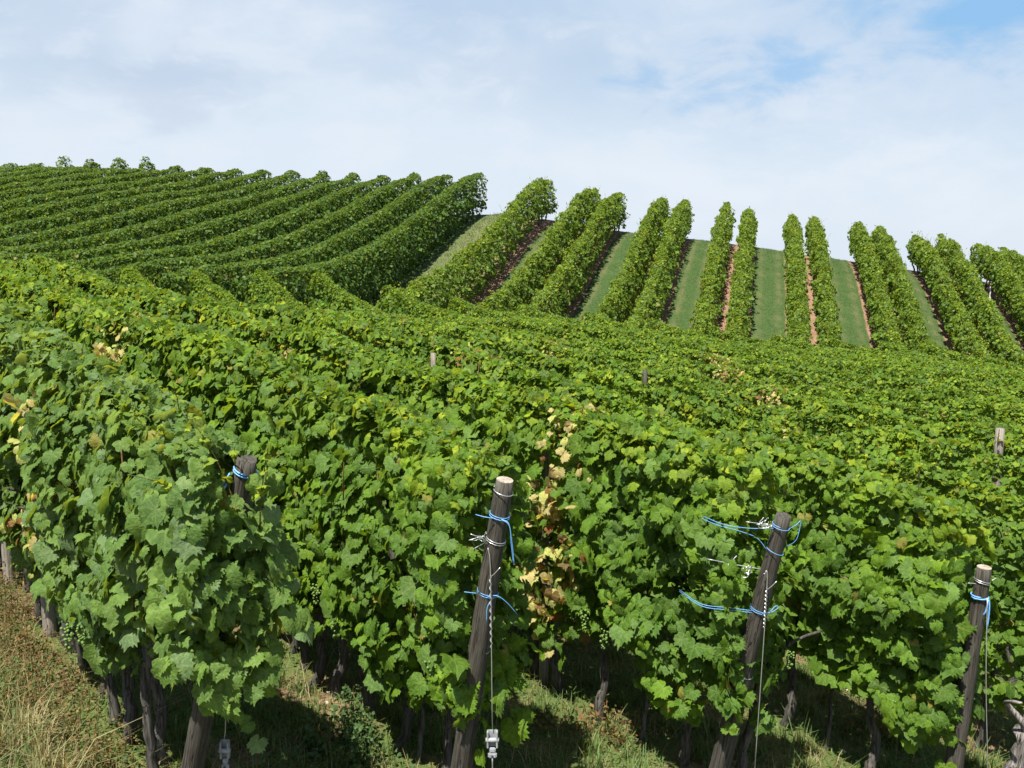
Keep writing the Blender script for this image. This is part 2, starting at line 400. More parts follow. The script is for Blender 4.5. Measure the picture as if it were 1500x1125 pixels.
def add_leaves(geo, level, P, N, D, S, C):
    """place leaves: point, blade normal, tip direction, size, colour"""
    if len(P) == 0: return
    N = N / (np.linalg.norm(N, axis=1)[:, None] + 1e-9)
    D = D - N * (D * N).sum(1)[:, None]; D = D / (np.linalg.norm(D, axis=1)[:, None] + 1e-9)
    X = np.cross(D, N)
    which = rng.integers(0, 12, len(P))
    for s in range(12):
        m = which == s
        if not m.any(): continue
        V, F, U = TEMPL[level][s]
        n, k = m.sum(), len(V)
        sx = rng.uniform(.88, 1.1, n)
        W_ = (P[m][:, None, :] + S[m][:, None, None] * (V[None, :, 0, None] * (X[m] * sx[:, None])[:, None, :] + V[None, :, 1, None] * D[m][:, None, :] + V[None, :, 2, None] * N[m][:, None, :]))
        Fa = (F[None] + (np.arange(n) * k)[:, None, None]).reshape(-1, 3)
        geo.add(W_.reshape(-1, 3), Fa, np.repeat(C[m], k, axis=0), np.tile(U, (n, 1)))
UP = np.array([0, 0, 1.0])

def canopy(path, seed, per_m, zb, zt, hw, leaf, tone, lod=None, dead=None, shoots=0.6, gap=0.35, lump=.105, height_jit=0.10, end_bump=0.0, clear=None, lift=(-1.0, 0.0)):
    """foliage of one row along a straight plan path ((x0,y0),(x1,y1)); returns Geo of living leaves and Geo of dead ones"""
    r = np.random.default_rng(seed)
    p0, p1 = np.array(path[0], float), np.array(path[1], float)
    L = np.linalg.norm(p1 - p0); d = (p1 - p0) / L; nn = np.array([d[1], -d[0]])
    geo, geod = Geo(), Geo()
    wt, wb, ww, wc, wcol = WaveNoise(seed + 1, .5, 2.6), WaveNoise(seed + 2, .35, 1.5), WaveNoise(seed + 3, .35, 1.6), WaveNoise(seed + 4, .22, .6, 9), WaveNoise(seed + 5, .5, 3.0)
    n = int(L * per_m * 1.25)
    s = r.uniform(-.05, L + .05, n)
    kind = r.choice(3, n, p=[.44, .24, .32])                   # near-side face, far-side face, top
    top = zt + height_jit * wt(s, s * 0) + (end_bump * np.exp(-np.abs((L - .45 - s) / .40) ** 4) * (1 + .5 * ww(s * 2, s * 0)) if end_bump else 0)
    bot = zb + .16 * wb(s, s * 0 + 5) + .05 * r.normal(size=n)
    q = r.uniform(0, 1, n)                                      # height along a face
    side = np.where(kind == 0, -1.0, 1.0)
    h = bot + (top - bot) * q
    bulge = hw * (0.80 + .36 * np.sin(np.pi * np.clip(q, 0, 1) ** .8) - .22 * np.clip(q - .75, 0, 1) * 4) + lump * ww(s, h * 1.3 + side * 3)
    depth = r.exponential(.085, n) - .035
    w = side * np.maximum(bulge - depth, 0)
    t = kind == 2
    w[t] = r.uniform(-1, 1, t.sum()) * hw * .70
    h[t] = top[t] - r.exponential(.06, t.sum()) - .12 * (w[t] / hw) ** 2 + .04
    # leaves over the two end faces
    ce = np.where(r.uniform(0, 1, n) < min(.12, .28 / L))[0]; ce = ce[~t[ce]]
    s[ce] = np.where(r.uniform(0, 1, len(ce)) < .5, -.02 + r.exponential(.06, len(ce)), L + .02 - r.exponential(.06, len(ce)))
    w[ce] = r.uniform(-1, 1, len(ce)) * hw
    h += np.where(s < lift[0], lift[1] * (1 - q) * (1 - t), 0)
    # clumps with darker gaps between
    keep = r.uniform(0, 1, n) < np.clip(1 - gap * np.clip(-wc(s * 1.0 + w, h) * 1.8, 0, 1.6), .12, 1)
    s, w, h, kind, t, side, q = s[keep], w[keep], h[keep], kind[keep], t[keep], side[keep], q[keep]
    n = len(s)
    xy = p0 + s[:, None] * d + w[:, None] * nn
    P = np.c_[xy, gh(xy[:, 0], xy[:, 1]) + h]
    if clear is not None:                                      # no leaves right round the head of the post
        ok = np.linalg.norm(P - np.array(clear[0]), axis=1) > clear[1]
        s, w, h, kind, t, side, q, P = s[ok], w[ok], h[ok], kind[ok], t[ok], side[ok], q[ok], P[ok]
        n = len(s)
    out = np.c_[nn[0] * side, nn[1] * side, np.zeros(n)]; out[t] = 0
    endp = np.where(s < .25, -1.0, np.where(s > L - .25, 1.0, 0))
    out += np.c_[d[0] * endp, d[1] * endp, np.zeros(n)] * .9
    al = np.array([d[0], d[1], 0])
    N = out * r.uniform(.35, 1.0, n)[:, None] + UP * np.where(t, .22, r.uniform(.0, .60, n) + np.clip(q - .8, 0, 1))[:, None] + np.array(SUN) * np.where(t, .55, .42)[:, None] + r.normal(size=(n, 3)) * np.where(t, .62, .44)[:, None]
    D = -UP * np.where(t, .25, 1.0)[:, None] + out * .35 + r.normal(size=(n, 3)) * np.where(t, .8, .45)[:, None]
    S = leaf * np.clip(r.lognormal(0, .34, n), .42, 2.0) * np.where(t, .66, 1.0 - .30 * np.clip((q - .72) / .28, 0, 1))
    # leaf colours: deep green low down, yellow green at the growing tips, the contrast raised to paint lit ridges over shaded sides, a bluish tone on mature leaves
    deep, mid, fresh_lit, dull = [np.array(c) for c in tone]
    a = np.clip(.40 + .24 * wcol(s, h) + .20 * r.normal(size=n), 0, 1)[:, None]
    C = deep * (1 - a) + mid * a
    fr = np.clip((q - .85) * 3.6 + np.where(t, .65, 0) + .26 * r.normal(size=n), 0, 1)[:, None] * r.uniform(.3, 1, n)[:, None]
    C = C * (1 - fr) + fresh_lit * fr
    b = (r.uniform(0, 1, n) < .16)[:, None] * .7
    C = C * (1 - b) + dull * b
    ye = (r.uniform(0, 1, n) < .012)[:, None]
    C = np.where(ye, np.array([.26, .24, .05]), C)
    C *= r.uniform(.82, 1.18, n)[:, None]
    isd = np.zeros(n, bool)
    if dead:
        for (ds, dh, rs, rh, amt) in dead:
            g = np.exp(-(((s - ds) / rs) ** 2 + ((h - dh) / rh) ** 2))
            isd |= (r.uniform(0, 1, n) < amt * g * 1.9) & (side * np.where(t, 0, 1) <= 0)
        kk = r.uniform(0, 1, n)
        dc = np.where((kk < .20)[:, None], [.28, .11, .045], np.where((kk < .62)[:, None], [.56, .47, .20], np.where((kk < .85)[:, None], [.50, .52, .16], [.20, .13, .06])))
        C = np.where(isd[:, None], dc * r.uniform(.8, 1.15, n)[:, None], C)
        S = np.where(isd, S * r.uniform(.6, .95, n), S)
        P[isd] += np.c_[nn[0] * side, nn[1] * side, side * 0][isd] * .05
    dist = np.linalg.norm(P - np.array([0, 0, EYE]), axis=1)
    lv = np.where(dist < 7.4, 0, np.where(dist < 17, 1, 2)) if lod is None else np.full(n, lod)
    for k in (0, 1, 2):
        m = (lv == k) & ~isd
        add_leaves(geo, k, P[m], N[m], D[m], S[m], C[m])
        m = (lv == k) & isd
        add_leaves(geod, k, P[m], N[m] + r.normal(size=(m.sum(), 3)) * .4, D[m], S[m], C[m])
    # shoots that stand out of the top, with small leaves along them
    ns = r.poisson(shoots * L)
    for i in range(ns):
        ss = r.uniform(0, L); b0 = p0 + d * ss + nn * r.uniform(-.7, .7) * hw
        z0 = g1(b0[0], b0[1]) + zt - .35
        ln = r.uniform(.36, .36 + (.16 if shoots > 3 and r.uniform() < .85 else .36)); lean = r.normal(size=2) * .16
        tt = np.linspace(0, 1, 6)
        pth = np.c_[b0[0] + lean[0] * tt ** 1.5, b0[1] + lean[1] * tt ** 1.5, z0 + ln * tt - .06 * tt ** 3]
        v, f = tube(pth, np.linspace(.0045, .0015, 6), 4)
        geo.add(v, f, np.tile([.16, .12, .045], (len(v), 1)))
        m = r.integers(4, 8); ti = np.sort(r.uniform(.35, 1, m))
        PP = np.c_[[np.interp(ti, tt, pth[:, c]) for c in range(3)]].T
        NN = r.normal(size=(m, 3)) * .6 + UP * .7; DD = r.normal(size=(m, 3)) + UP * -.2
        CC = np.tile(np.array(tone[2]), (m, 1)) * r.uniform(.85, 1.2, m)[:, None]
        far = np.linalg.norm(PP[0] - np.array([0, 0, EYE]))
        add_leaves(geo, 0 if far < 8 else (1 if far < 17 else 2), PP, NN, DD, leaf * (1.0 - .55 * ti) * r.uniform(.7, 1.1, m), CC)
    # brown canes seen here and there in the face of the hedge
    nc = int(L * (2.4 if lod is None else 0))
    for i in range(nc):
        ss = r.uniform(0, L); sd = r.choice([-1, 1]); b0 = p0 + d * ss + nn * sd * hw * r.uniform(.8, 1.25)
        z0 = g1(b0[0], b0[1]) + r.uniform(zb, zt - .7); ln = r.uniform(.4, .9)
        tt = np.linspace(0, 1, 6); le = r.normal(size=2) * .1
        pth = np.c_[b0[0] + le[0] * tt, b0[1] + le[1] * tt, z0 + ln * tt]
        v, f = tube(pth, np.linspace(.006, .0035, 6), 5)
        geo.add(v, f, np.tile(np.array([.17, .085, .04]) * r.uniform(.7, 1.3), (len(v), 1)))
    return geo, geod

# ------------------------------------------------------------------ trunks
def trunk_mesh(name, seed, h=.85, rad=.036, mat=None, arms=True):
    r = np.random.default_rng(seed)
    n = 14; t = np.linspace(0, 1, n)
    off = np.c_[np.cumsum(r.normal(size=n)) * .011, np.cumsum(r.normal(size=n)) * .011]
    off -= off[0]
    p = np.c_[off, t * h - .05]
    rr = rad * (1.25 - .45 * t + .35 * np.exp(-((t - .97) / .08) ** 2) + .10 * r.normal(size=n)); rr[0] *= 1.25
    parts = [tube(p, rr, 10, bumps=.11, seed=seed)]
    if arms:
        for sg in (-1, 1):
            q = smooth_path([p[-2], p[-1] + [.06 * sg, .02 * r.normal(), .07], p[-1] + [.16 * sg, .04 * r.normal(), .22], p[-1] + [.28 * sg, .05 * r.normal(), .32]], 9)
            parts.append(tube(q, np.linspace(rad * .6, .008, len(q)), 7, bumps=.1, seed=seed + 5))
    V = np.concatenate([parts[0][0]] + [x[0] for x in parts[1:]]); F = []; k = 0
    for x in parts: F.append(x[1] + k); k += len(x[0])
    return np_mesh(name, V, np.concatenate(F), mat or M_BARK)
TRUNKS = [trunk_mesh('vine_trunk', 300 + i, rad=rd) for i, rd in enumerate([.023, .028, .033, .025, .030])]
TRUNK_THIN = trunk_mesh('young_vine_trunk', 330, rad=.013, h=.9)
TRUNKS_FAR = [trunk_mesh('far_vine_trunk', 340 + i, rad=.03, h=.62, arms=False) for i in range(3)]

# ------------------------------------------------------------------ near vine rows
TONE_A = [(.056, .136, .015), (.158, .290, .012), (.340, .410, .016), (.100, .190, .048)]
TONE_1 = [(.076, .160, .036), (.155, .260, .050), (.260, .350, .026), (.150, .235, .115)]
SPC = 1.48
ORD = ['first', 'second', 'third', 'fourth', 'fifth', 'sixth', 'seventh', 'eighth', 'ninth', 'tenth', 'eleventh', 'twelfth', 'thirteenth', 'fourteenth', 'fifteenth', 'sixteenth', 'seventeenth', 'eighteenth', 'nineteenth', 'twentieth', 'twenty-first', 'twenty-second', 'twenty-third', 'twenty-fourth', 'twenty-fifth', 'twenty-sixth']
def rowpt(k, s, w=0.0):
    n = 1.66 + SPC * (k - 1) + w
    p = RN * n + RD * s
    return np.array([p[0], p[1]])
def s_end(k): return 4.76 - .59 * (k - 1)
NEAR_LABEL = {
    1: 'nearest vine row at the far left, pale bluish leaves hanging low beside the grass verge',
    2: 'vine row behind the round topped post with blue twine left of centre',
    3: 'vine row with a column of withered orange leaves right of the central post',
    4: 'vine row behind the short leaning post at the right edge',
}
NEAR_DEAD = {
    1: [(1.80, 1.0, .16, .33, .75), (1.6, 1.5, .14, .25, .3)],
    2: [(5.3, 1.70, .16, .28, .8), (3.5, 1.2, .2, .3, .1)],
    3: [(1.45, .90, .16, .42, .55), (1.38, 1.40, .17, .35, .38), (5.6, 1.60, .25, .3, .5), (1.35, 1.95, .14, .25, .45)],
    4: [(5.2, 1.9, .3, .3, .25)], 5: [(3.0, 1.85, .2, .2, .4)], 6: [(8.5, 1.9, .3, .3, .3)], 7: [(2.2, 2.0, .25, .25, .6), (6.5, 2.0, .2, .2, .5)],
    8: [(9, 2.0, .3, .3, .4)], 9: [(11.0, 2.0, .3, .3, .4)],
}
# trunks seen at the foot of the rows: metres from the row's end, thickness class
NEAR_TRUNKS = {
    1: [.28, .52, .80, 1.02, 1.36, 1.72, 2.0, 2.42, 2.75, 3.1, 3.6, 4.2, 4.9, 5.6],
    2: [.13, .44, .85, 1.30, 1.62, 1.85, 2.1, 2.4, 2.9, 3.5, 4.1, 4.8],
    3: [.03, .42, 1.15, 1.60, 1.95, 2.5, 3.1, 3.8, 4.4],
    4: [.50, 1.28, 1.9, 2.5, 3.2, 3.9, 4.6],
    5: [.4, 1.1, 1.8, 2.5, 3.2], 6: [.5, 1.3, 2.1],
}
NEAR_THIN = {3: [.78], 4: [.92], 2: [.66]}
def grape_cluster(name, parent, loc, seed):
    r = np.random.default_rng(seed)
    bm = bmesh.new()
    for i in range(34):
        t = r.uniform(0, 1); rad = .036 * (1 - .65 * t) * math.sqrt(r.uniform(.2, 1)); a = r.uniform(0, 6.28)
        bmesh.ops.create_icosphere(bm, subdivisions=1, radius=r.uniform(.0075, .0105), matrix=Matrix.Translation((rad * math.cos(a), rad * math.sin(a), -.13 * t)))
    me = bpy.data.meshes.new(name); bm.to_mesh(me); bm.free(); me.materials.append(M_GRAPE)
    for p in me.polygons: p.use_smooth = True
    o = link_mesh(name, me, parent); o.location = loc
    return o
NROWS = 21
for k in range(1, NROWS + 1):
    # far end: where the row meets the valley line
    ss = np.linspace(s_end(k), 30, 400)
    pp = RN[None] * (1.66 + SPC * (k - 1)) + RD[None] * ss[:, None]
    u = pp @ HP; v = pp @ HD
    hit = np.where(v < vval(u))[0]
    s1 = ss[hit[-1]] if len(hit) and hit[-1] < 399 else 30
    n0 = 1.66 + SPC * (k - 1)
    # near end: the post line, or a little outside the picture where the row comes in from the right
    inside = np.where(pp[:, 0] / np.maximum(pp[:, 1], .1) < .62)[0]
    s0 = max(s_end(k), ss[inside[0]]) if len(inside) else s_end(k)
    if k == 1: s1 = min(s1, 17.5)
    ext = {1: .78, 2: .10, 3: .10, 4: .04}.get(k, 0)          # leaves that reach past the end post
    s0 -= ext
    a, b = rowpt(k, s0), rowpt(k, s1 - .35)
    zb_, zt_, per = (.60, 2.10, 2500) if k <= 4 else (.62, 2.10, 2200)
    if k > 9: per = 1700
    root = empty('vine_row', (a[0], a[1], g1(a[0], a[1])))
    lab = NEAR_LABEL.get(k, 'leafy vine row of the near field, %s from the left verge' % ORD[k - 1])
    tag(root, lab, 'vine row', 'vine rows of the near field')
    geo, geod = canopy((a, b), 1000 + 37 * k, per, zb_, zt_, .20 if k == 1 else (.24 if k <= 4 else .19), (.052 if k == 1 else .053) if k <= 4 else .043, TONE_1 if k == 1 else TONE_A,
                       dead=[(x - (s0 - s_end(k)), y, p, q, z) for x, y, p, q, z in NEAR_DEAD.get(k, [])], shoots=4.5, gap=.95, height_jit=.055, clear=((-1.17, 4.16, 2.28), .14) if k == 1 else None, lift=(1.1, .40) if k == 1 else (-1.0, 0.0))
    inv = Matrix.Translation(-Vector(root.location))
    fo = geo.build('foliage', M_LEAF, root); fo.matrix_parent_inverse = inv
    if geod.n:
        wo_ = geod.build('withered_leaves', M_LEAF, root); wo_.matrix_parent_inverse = inv; wo_['label'] = 'dry orange and yellow leaves'
    for j, s in enumerate(NEAR_TRUNKS.get(k, [])):
        p = rowpt(k, s_end(k) + s, rng.normal() * .04)
        o = link_mesh('trunk', TRUNKS[(j * 3 + k) % 5], root); o.matrix_parent_inverse = inv
        o.location = (p[0], p[1], g1(p[0], p[1])); o.rotation_euler = (rng.normal() * .07, rng.normal() * .07, -RA + math.pi / 2 + rng.normal() * .4)
        f = rng.uniform(.9, 1.15); o.scale = (f, f, 1)
    for s in NEAR_THIN.get(k, []):
        p = rowpt(k, s_end(k) + s)
        o = link_mesh('trunk', TRUNK_THIN, root); o.matrix_parent_inverse = inv
        o.location = (p[0], p[1], g1(p[0], p[1])); o['label'] = 'thin young stem'
    if k <= 4:
        for j in range(5):
            p = rowpt(k, s_end(k) + rng.uniform(.1, 2.6), -.24 - rng.uniform(0, .08))
            o = grape_cluster('grape_cluster', root, (p[0], p[1], g1(p[0], p[1]) + rng.uniform(.68, .95)), 50 * k + j); o.matrix_parent_inverse = inv

# the gnarled pale trunk of the row that comes in at the right edge
# ------------------------------------------------------------------ hill vine rows
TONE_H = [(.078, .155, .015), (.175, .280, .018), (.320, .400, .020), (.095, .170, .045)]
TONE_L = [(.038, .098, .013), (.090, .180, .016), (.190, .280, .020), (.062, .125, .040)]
def hill_row(u, seed, label, group, zb, zt, hw, tone, per, leaf, shoots, trunks, hj=.07, name='vine_row', v0=None, bump=0.0, lump=.105):
    v0_ = float(vval(u)) + .05 if v0 is None else v0
    v1 = float(vcrest(u)) + .2
    a, b = HP * u + HD * v0_, HP * u + HD * v1
    root = empty(name, (a[0], a[1], g1(a[0], a[1]))); tag(root, label, 'vine row', group)
    inv = Matrix.Translation(-Vector(root.location))
    geo, _ = canopy((a, b), seed, per, zb, zt, hw, leaf, tone, shoots=shoots, gap=.4, height_jit=hj, end_bump=bump, lump=lump)
    fo = geo.build('foliage', M_LEAF_FAR, root); fo.matrix_parent_inverse = inv
    if trunks:
        v = v0_ + .5; j = 0
        while v < v1:
            p = HP * (u + rng.normal() * .03) + HD * v
            o = link_mesh('trunk', TRUNKS_FAR[j % 3], root); o.matrix_parent_inverse = inv
            o.location = (p[0], p[1], g1(p[0], p[1])); o.rotation_euler = (rng.normal() * .08, rng.normal() * .08, rng.uniform(0, 6.28))
            v += rng.uniform(.75, 1.15); j += 1
    return root
PAIRS = [(-9.5,), (-7.5, -6.4), (-4.5, -3.55), (-1.77, -.78), (1.1, 2.05), (3.9, 4.85), (6.5, 7.6), (9.25, 10.4), (12.1, 13.1), (14.9, 15.9)]
PW = ['single', 'first', 'second', 'third', 'fourth', 'fifth', 'sixth', 'seventh', 'eighth', 'ninth']
for i, pr in enumerate(PAIRS):
    for j, u in enumerate(pr):
        if i == 0:
            lab = 'lone vine row on the hill right of the dry grass gap'
        else:
            lab = '%s row of the %s pair of hill vine rows right of the dry grass gap' % (('left', 'right')[j], PW[i])
        hill_row(u, 4000 + 31 * i + 7 * j, lab, 'paired vine rows on the hill with grass strips between', (.38 if i < 4 else .46), (1.74 if i == 0 else 1.62), (.26 if i == 0 else .20), TONE_H, 1000, .053, 2.6, True, hj=.17, lump=.14)
LEFT = [-12.5 - 1.42 * i for i in range(24)]
for i, u in enumerate(LEFT):
    lab = ('dense dark hill vine row bordering the dry grass gap on its left side' if i == 0 else
           'dense dark hill vine row, %s row to the left of the dry grass gap' % ORD[i])
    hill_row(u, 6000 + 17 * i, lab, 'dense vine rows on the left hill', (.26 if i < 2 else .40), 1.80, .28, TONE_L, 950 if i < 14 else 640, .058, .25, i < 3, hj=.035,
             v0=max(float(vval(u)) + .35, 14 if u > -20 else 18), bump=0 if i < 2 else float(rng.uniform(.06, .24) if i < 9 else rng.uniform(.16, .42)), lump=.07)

# ------------------------------------------------------------------ posts, stakes, wires
def ring(c, ax, r, turns=1.0, tilt=0.0, n=26, pitch=.012):
    """points of a loop round an axis"""
    ax = np.asarray(ax, float); ax /= np.linalg.norm(ax)
    a = np.cross(ax, [0, 1, 0]); a /= np.linalg.norm(a); b = np.cross(ax, a)
    th = np.linspace(0, 2 * np.pi * turns, n)
    return np.asarray(c) + np.cos(th)[:, None] * a * r + np.sin(th)[:, None] * b * r + ax * ((th / 6.283 * pitch) + tilt * np.cos(th) * r)[:, None]
def end_post(base, top, r0, r1, label, seed, pale_top=True):
    """a leaning round post: the post mesh is the thing, ties and twine are its children"""
    base = np.asarray(base, float); top = np.asarray(top, float)
    ax = (top - base); L = np.linalg.norm(ax); ax /= L
    r = np.random.default_rng(seed)
    n = 26; t = np.linspace(-.12, 1, n)
    z = t * L
    rr = r0 + (r1 - r0) * np.clip(t, 0, 1)
    rr = rr * (1 + .015 * np.sin(t * 9 + seed)); rr[-1] *= .93
    wob = np.c_[.006 * np.sin(t * 5 + seed), .006 * np.cos(t * 4 + seed), z]
    V, F = tube(wob, rr, 20, cap=True, bumps=.012, seed=seed)
    me = np_mesh('end_post', V, F, M_POST)
    me.materials.append(M_POSTTOP if pale_top else M_POST)
    mi = np.zeros(len(F), np.int32); mi[-39::2] = 1 if pale_top else 0
    capface = (F == len(V) - 1).any(axis=1); mi[:] = 0; mi[capface] = 1
    me.polygons.foreach_set('material_index', mi)
    sh = np.ones(len(F), bool); sh[capface] = False
    me.polygons.foreach_set('use_smooth', sh)
    o = link_mesh('end_post', me)
    o.location = base
    o.rotation_euler = Vector(ax).to_track_quat('Z', 'Y').to_euler()
    tag(o, label, 'post', 'leaning end posts of the near rows')
    o_inv = (Matrix.Translation(Vector(base)) @ o.rotation_euler.to_matrix().to_4x4()).inverted()
    def at(dn): return top - ax * dn
    def rad(dn): return r1 + (r0 - r1) * dn / L
    def child(name, paths, radius, mat, sides=6):
        parts = [tube(p, radius, sides) for p in paths]
        c = tube_obj(name, parts, mat, o); c.matrix_parent_inverse = o_inv
        return c
    return o, ax, at, rad, child
CAMR, CAMU, CAMB = np.array([1.0, 0, 0]), np.array([0, 0, 1.0]), np.array([0, -1.0, 0])   # right, up, towards the path
def loc3(c, x, z, y=0.0): return np.asarray(c) + CAMR * x + CAMU * z + CAMB * y
def frizz(c, dirv, n, seed, spread=.05):
    r = np.random.default_rng(seed); out = []
    for i in range(n):
        p = [np.asarray(c, float)]
        for j in range(5): p.append(p[-1] + np.asarray(dirv) * r.uniform(.3, 1) + r.normal(size=3) * spread * .5)
        out.append(smooth_path(p, 20))
    return out
def tensioner(loc, w, h, label, seed):
    """a cast wire strainer: body with hollow, spool, eye"""
    root = empty('wire_strainer', loc)
    bm = bmesh.new()
    def boxy(x0, x1, y0, y1, z0, z1, bev):
        v = bmesh.ops.create_cube(bm, size=1.0)['verts']
        for q in v:
            q.co = Vector(((x0 + x1) / 2 + q.co.x * (x1 - x0), (y0 + y1) / 2 + q.co.y * (y1 - y0), (z0 + z1) / 2 + q.co.z * (z1 - z0)))
        es = list({e for q in v for e in q.link_edges})
        bmesh.ops.bevel(bm, geom=es, offset=bev, segments=2, affect='EDGES')
    boxy(-w / 2, w / 2, .012, .018, -h * .62, 0, .0025)                      # back plate
    boxy(-w / 2, -w / 2 + .009, -.016, .0115, -h * .62, 0, .003)              # cheeks
    boxy(w / 2 - .009, w / 2, -.016, .0115, -h * .62, 0, .003)
    boxy(-w * .3, w * .3, -.008, .012, -h * .80, -h * .625, .005)             # neck
    boxy(-w * .40, w * .40, -.012, .010, -h, -h * .805, .006)                 # lower eye block
    me = bpy.data.meshes.new('housing'); bm.to_mesh(me); bm.free(); me.materials.append(M_ZINC)
    link_mesh('housing', me, root)
    v, f = tube([(-w / 2 - .006, -.004, -h * .33), (w / 2 + .006, -.004, -h * .33)], .0125, 12)
    sp = tube_obj('spool', [(v, f)], M_ZINC, root)
    v, f = tube([(-.001, -.014, -h * .90), (.001, -.020, -h * .90)], .006, 10)
    tube_obj('eye', [(v, f)], M_BARK, root)
    return tag(root, label, 'wire strainer', 'wire strainers on the anchor wires')
def anchor(name, pts, twist, label, radius=.0028):
    parts = [tube(smooth_path(pts, 16), radius, 6)]
    if twist:
        a, b = np.asarray(twist[0]), np.asarray(twist[1]); n = 60
        t = np.linspace(0, 1, n)[:, None]
        p = a + (b - a) * t + np.c_[np.cos(t * 60), np.sin(t * 60), t * 0] * .0055
        parts.append(tube(p, .0024, 5))
        parts.append(tube(smooth_path([a, a + [.02, -.01, .02], a + [.05, -.015, .055]], 8), .0022, 5))
    o = tube_obj(name, parts, M_WIRE, None, loc=np.asarray(pts[0]))
    return tag(o, label, 'wire', 'anchor wires of the end posts')

def gz_(x, y): return g1(x, y)
# post 1: mostly inside the first row's leaves
b1 = np.array([-1.69, 4.75, .28]); t1 = np.array([-1.16, 4.28, 2.26])
o, ax, at, rad, child = end_post(b1, t1, .058, .047, 'dark end post nearly swallowed by pale leaves at the left, only its top showing', 1, False)
child('twine', [smooth_path([loc3(at(.06), -.055, .0, .05), loc3(at(.12), -.085, -.02, .07), loc3(at(.2), -.075, -.05, .07), loc3(at(.26), -.055, -.05, .07)], 16), ring(at(.07), ax, rad(.07) + .004, 1.3, .15)], .0042, M_TWINE)
child('twine', [smooth_path([loc3(at(.08), -.05, .0, .05), loc3(at(.14), -.078, -.03, .075), loc3(at(.22), -.066, -.06, .075)], 16)], .005, M_TWINE)
# post 2
b2 = np.array([-.33, 5.2, .01]); t2 = np.array([-.035, 4.87, 2.02])
o, ax, at, rad, child = end_post(b2, t2, .064, .047, 'leaning end post left of centre with pale sawn top and two blue twine ties', 2)
def knot(dn, l, rt, hang, w=.0021):
    c = at(dn); q = rad(dn) + .004
    ps = [ring(c, ax, q, 1.6, .12), smooth_path([loc3(c, -q * .6, .005, q), loc3(c, -.10 * l, .012, q), loc3(c, -.16 * l, .015, .02)], 14)]
    ps.append(smooth_path([loc3(c, q * .2, 0, q), loc3(c, q * .9, -.02, q + .015), loc3(c, .085 * rt, -.12, .06), loc3(c, .10 * rt, -.24 * hang, .05)], 18))
    child('twine', ps, w, M_TWINE)
    child('twine', [smooth_path([loc3(c, q * .2, .0, q + .004), loc3(c, q * .95, -.03, q + .015), loc3(c, .080 * rt, -.13, .063), loc3(c, .094 * rt, -.23 * hang, .053)], 18)], w * .9, M_TWINE)
knot(.20, .75, .75, 1.0)
c = at(.64); q = rad(.64) + .004
child('twine', [ring(c, ax, q, 1.5, .1), smooth_path([loc3(c, -q, .01, q * .6), loc3(c, -.12, .02, .04)], 8),
                smooth_path([loc3(c, .0, 0, q + .004), loc3(c, .05, .012, q + .02), loc3(c, .10, -.03, .06), loc3(c, .15, -.10, .03)], 16),
                smooth_path([loc3(c, .03, 0, q + .008), loc3(c, .0, -.05, q + .02), loc3(c, -.005, -.13, q + .015)], 12)], .0021, M_TWINE)
for dn, tl in ((.065, 0), (.34, 1), (.97, 0), (1.24, 0)):
    c = at(dn); q = rad(dn) + .002
    ps = [ring(c, ax, q, 2.0 if tl else 1.0, .2)]
    if tl: ps += frizz(loc3(c, -q, .0, .02), (-.013, 0, .002), 4, 9, .03) + [smooth_path([loc3(c, -q, 0, .02), loc3(c, -.12, -.04, .02)], 8)]
    child('wire_tie', ps, .0022, M_WIRE, 5)
a0 = at(.36) + CAMB * .055 + CAMR * -.035
ga = np.array([-.10, 5.0, 0]); ga[2] = g1(ga[0], ga[1])
j0 = at(.52) + CAMB * .07 + CAMR * .0
ms = ga + (j0 - ga) * .43
anchor('anchor_wire', [a0, j0, ms + [0, 0, .01]], (j0, j0 + (ms - j0) * .45), 'thin twisted anchor wire hanging from the post left of centre')
tensioner(ms, .058, .15, 'grey cast wire strainer below the post left of centre', 1)
anchor('anchor_wire', [ms + [0, -.015, -.14], (ms + ga) / 2 + [.0, 0, -.1], ga - [0, 0, .1]], None, 'lower anchor wire under the grey strainer left of centre', .004)
# post 3
b3 = np.array([1.25, 5.75, -.15]); t3 = np.array([1.505, 5.36, 1.70])
o, ax, at, rad, child = end_post(b3, t3, .066, .044, 'dark leaning end post right of centre with blue twine stretched to the left', 3, False)
c = at(.07); q = rad(.07) + .004; c2 = at(.22); q2 = rad(.22) + .004; c3 = at(.61); q3 = rad(.61) + .004
child('twine', [ring(c, ax, q, 1.2, .1), smooth_path([loc3(c, -q, .0, .03), loc3(c, -.18, -.005, .01), loc3(c, -.32, .01, -.02), loc3(c, -.40, .0, -.25)], 12), smooth_path([loc3(c, q * .6, .0, q), loc3(c, .07, .03, .06), loc3(c, .095, .045, .05), loc3(c, .075, -.06, .05), loc3(c2, q2, .03, .03)], 22)], .0018, M_TWINE)
child('twine', [ring(c2, ax, q2, .9, .3), smooth_path([loc3(c2, -q2, .01, .03), loc3(c2, -.11, .08, .02), loc3(c2, -.22, .12, .01), loc3(c2, -.32, .14, -.02), loc3(c2, -.40, .13, -.25)], 16)], .0018, M_TWINE)
child('twine', [ring(c3, ax, q3, 1.6, .1), smooth_path([loc3(c3, -q3, .01, .04), loc3(c3, -.2, .025, .03), loc3(c3, -.34, .035, .0), loc3(c3, -.42, .03, -.25)], 14), smooth_path([loc3(c3, -q3, .0, .045), loc3(c3, -.2, .012, .034), loc3(c3, -.34, .025, .005), loc3(c3, -.42, .02, -.25)], 14),
                smooth_path([loc3(c3, 0, 0, q3 + .003), loc3(c3, .05, .012, .07), loc3(c3, .09, .035, .06), loc3(c3, .075, .045, .06), loc3(c3, .04, .015, .075)], 20)], .0018, M_TWINE)
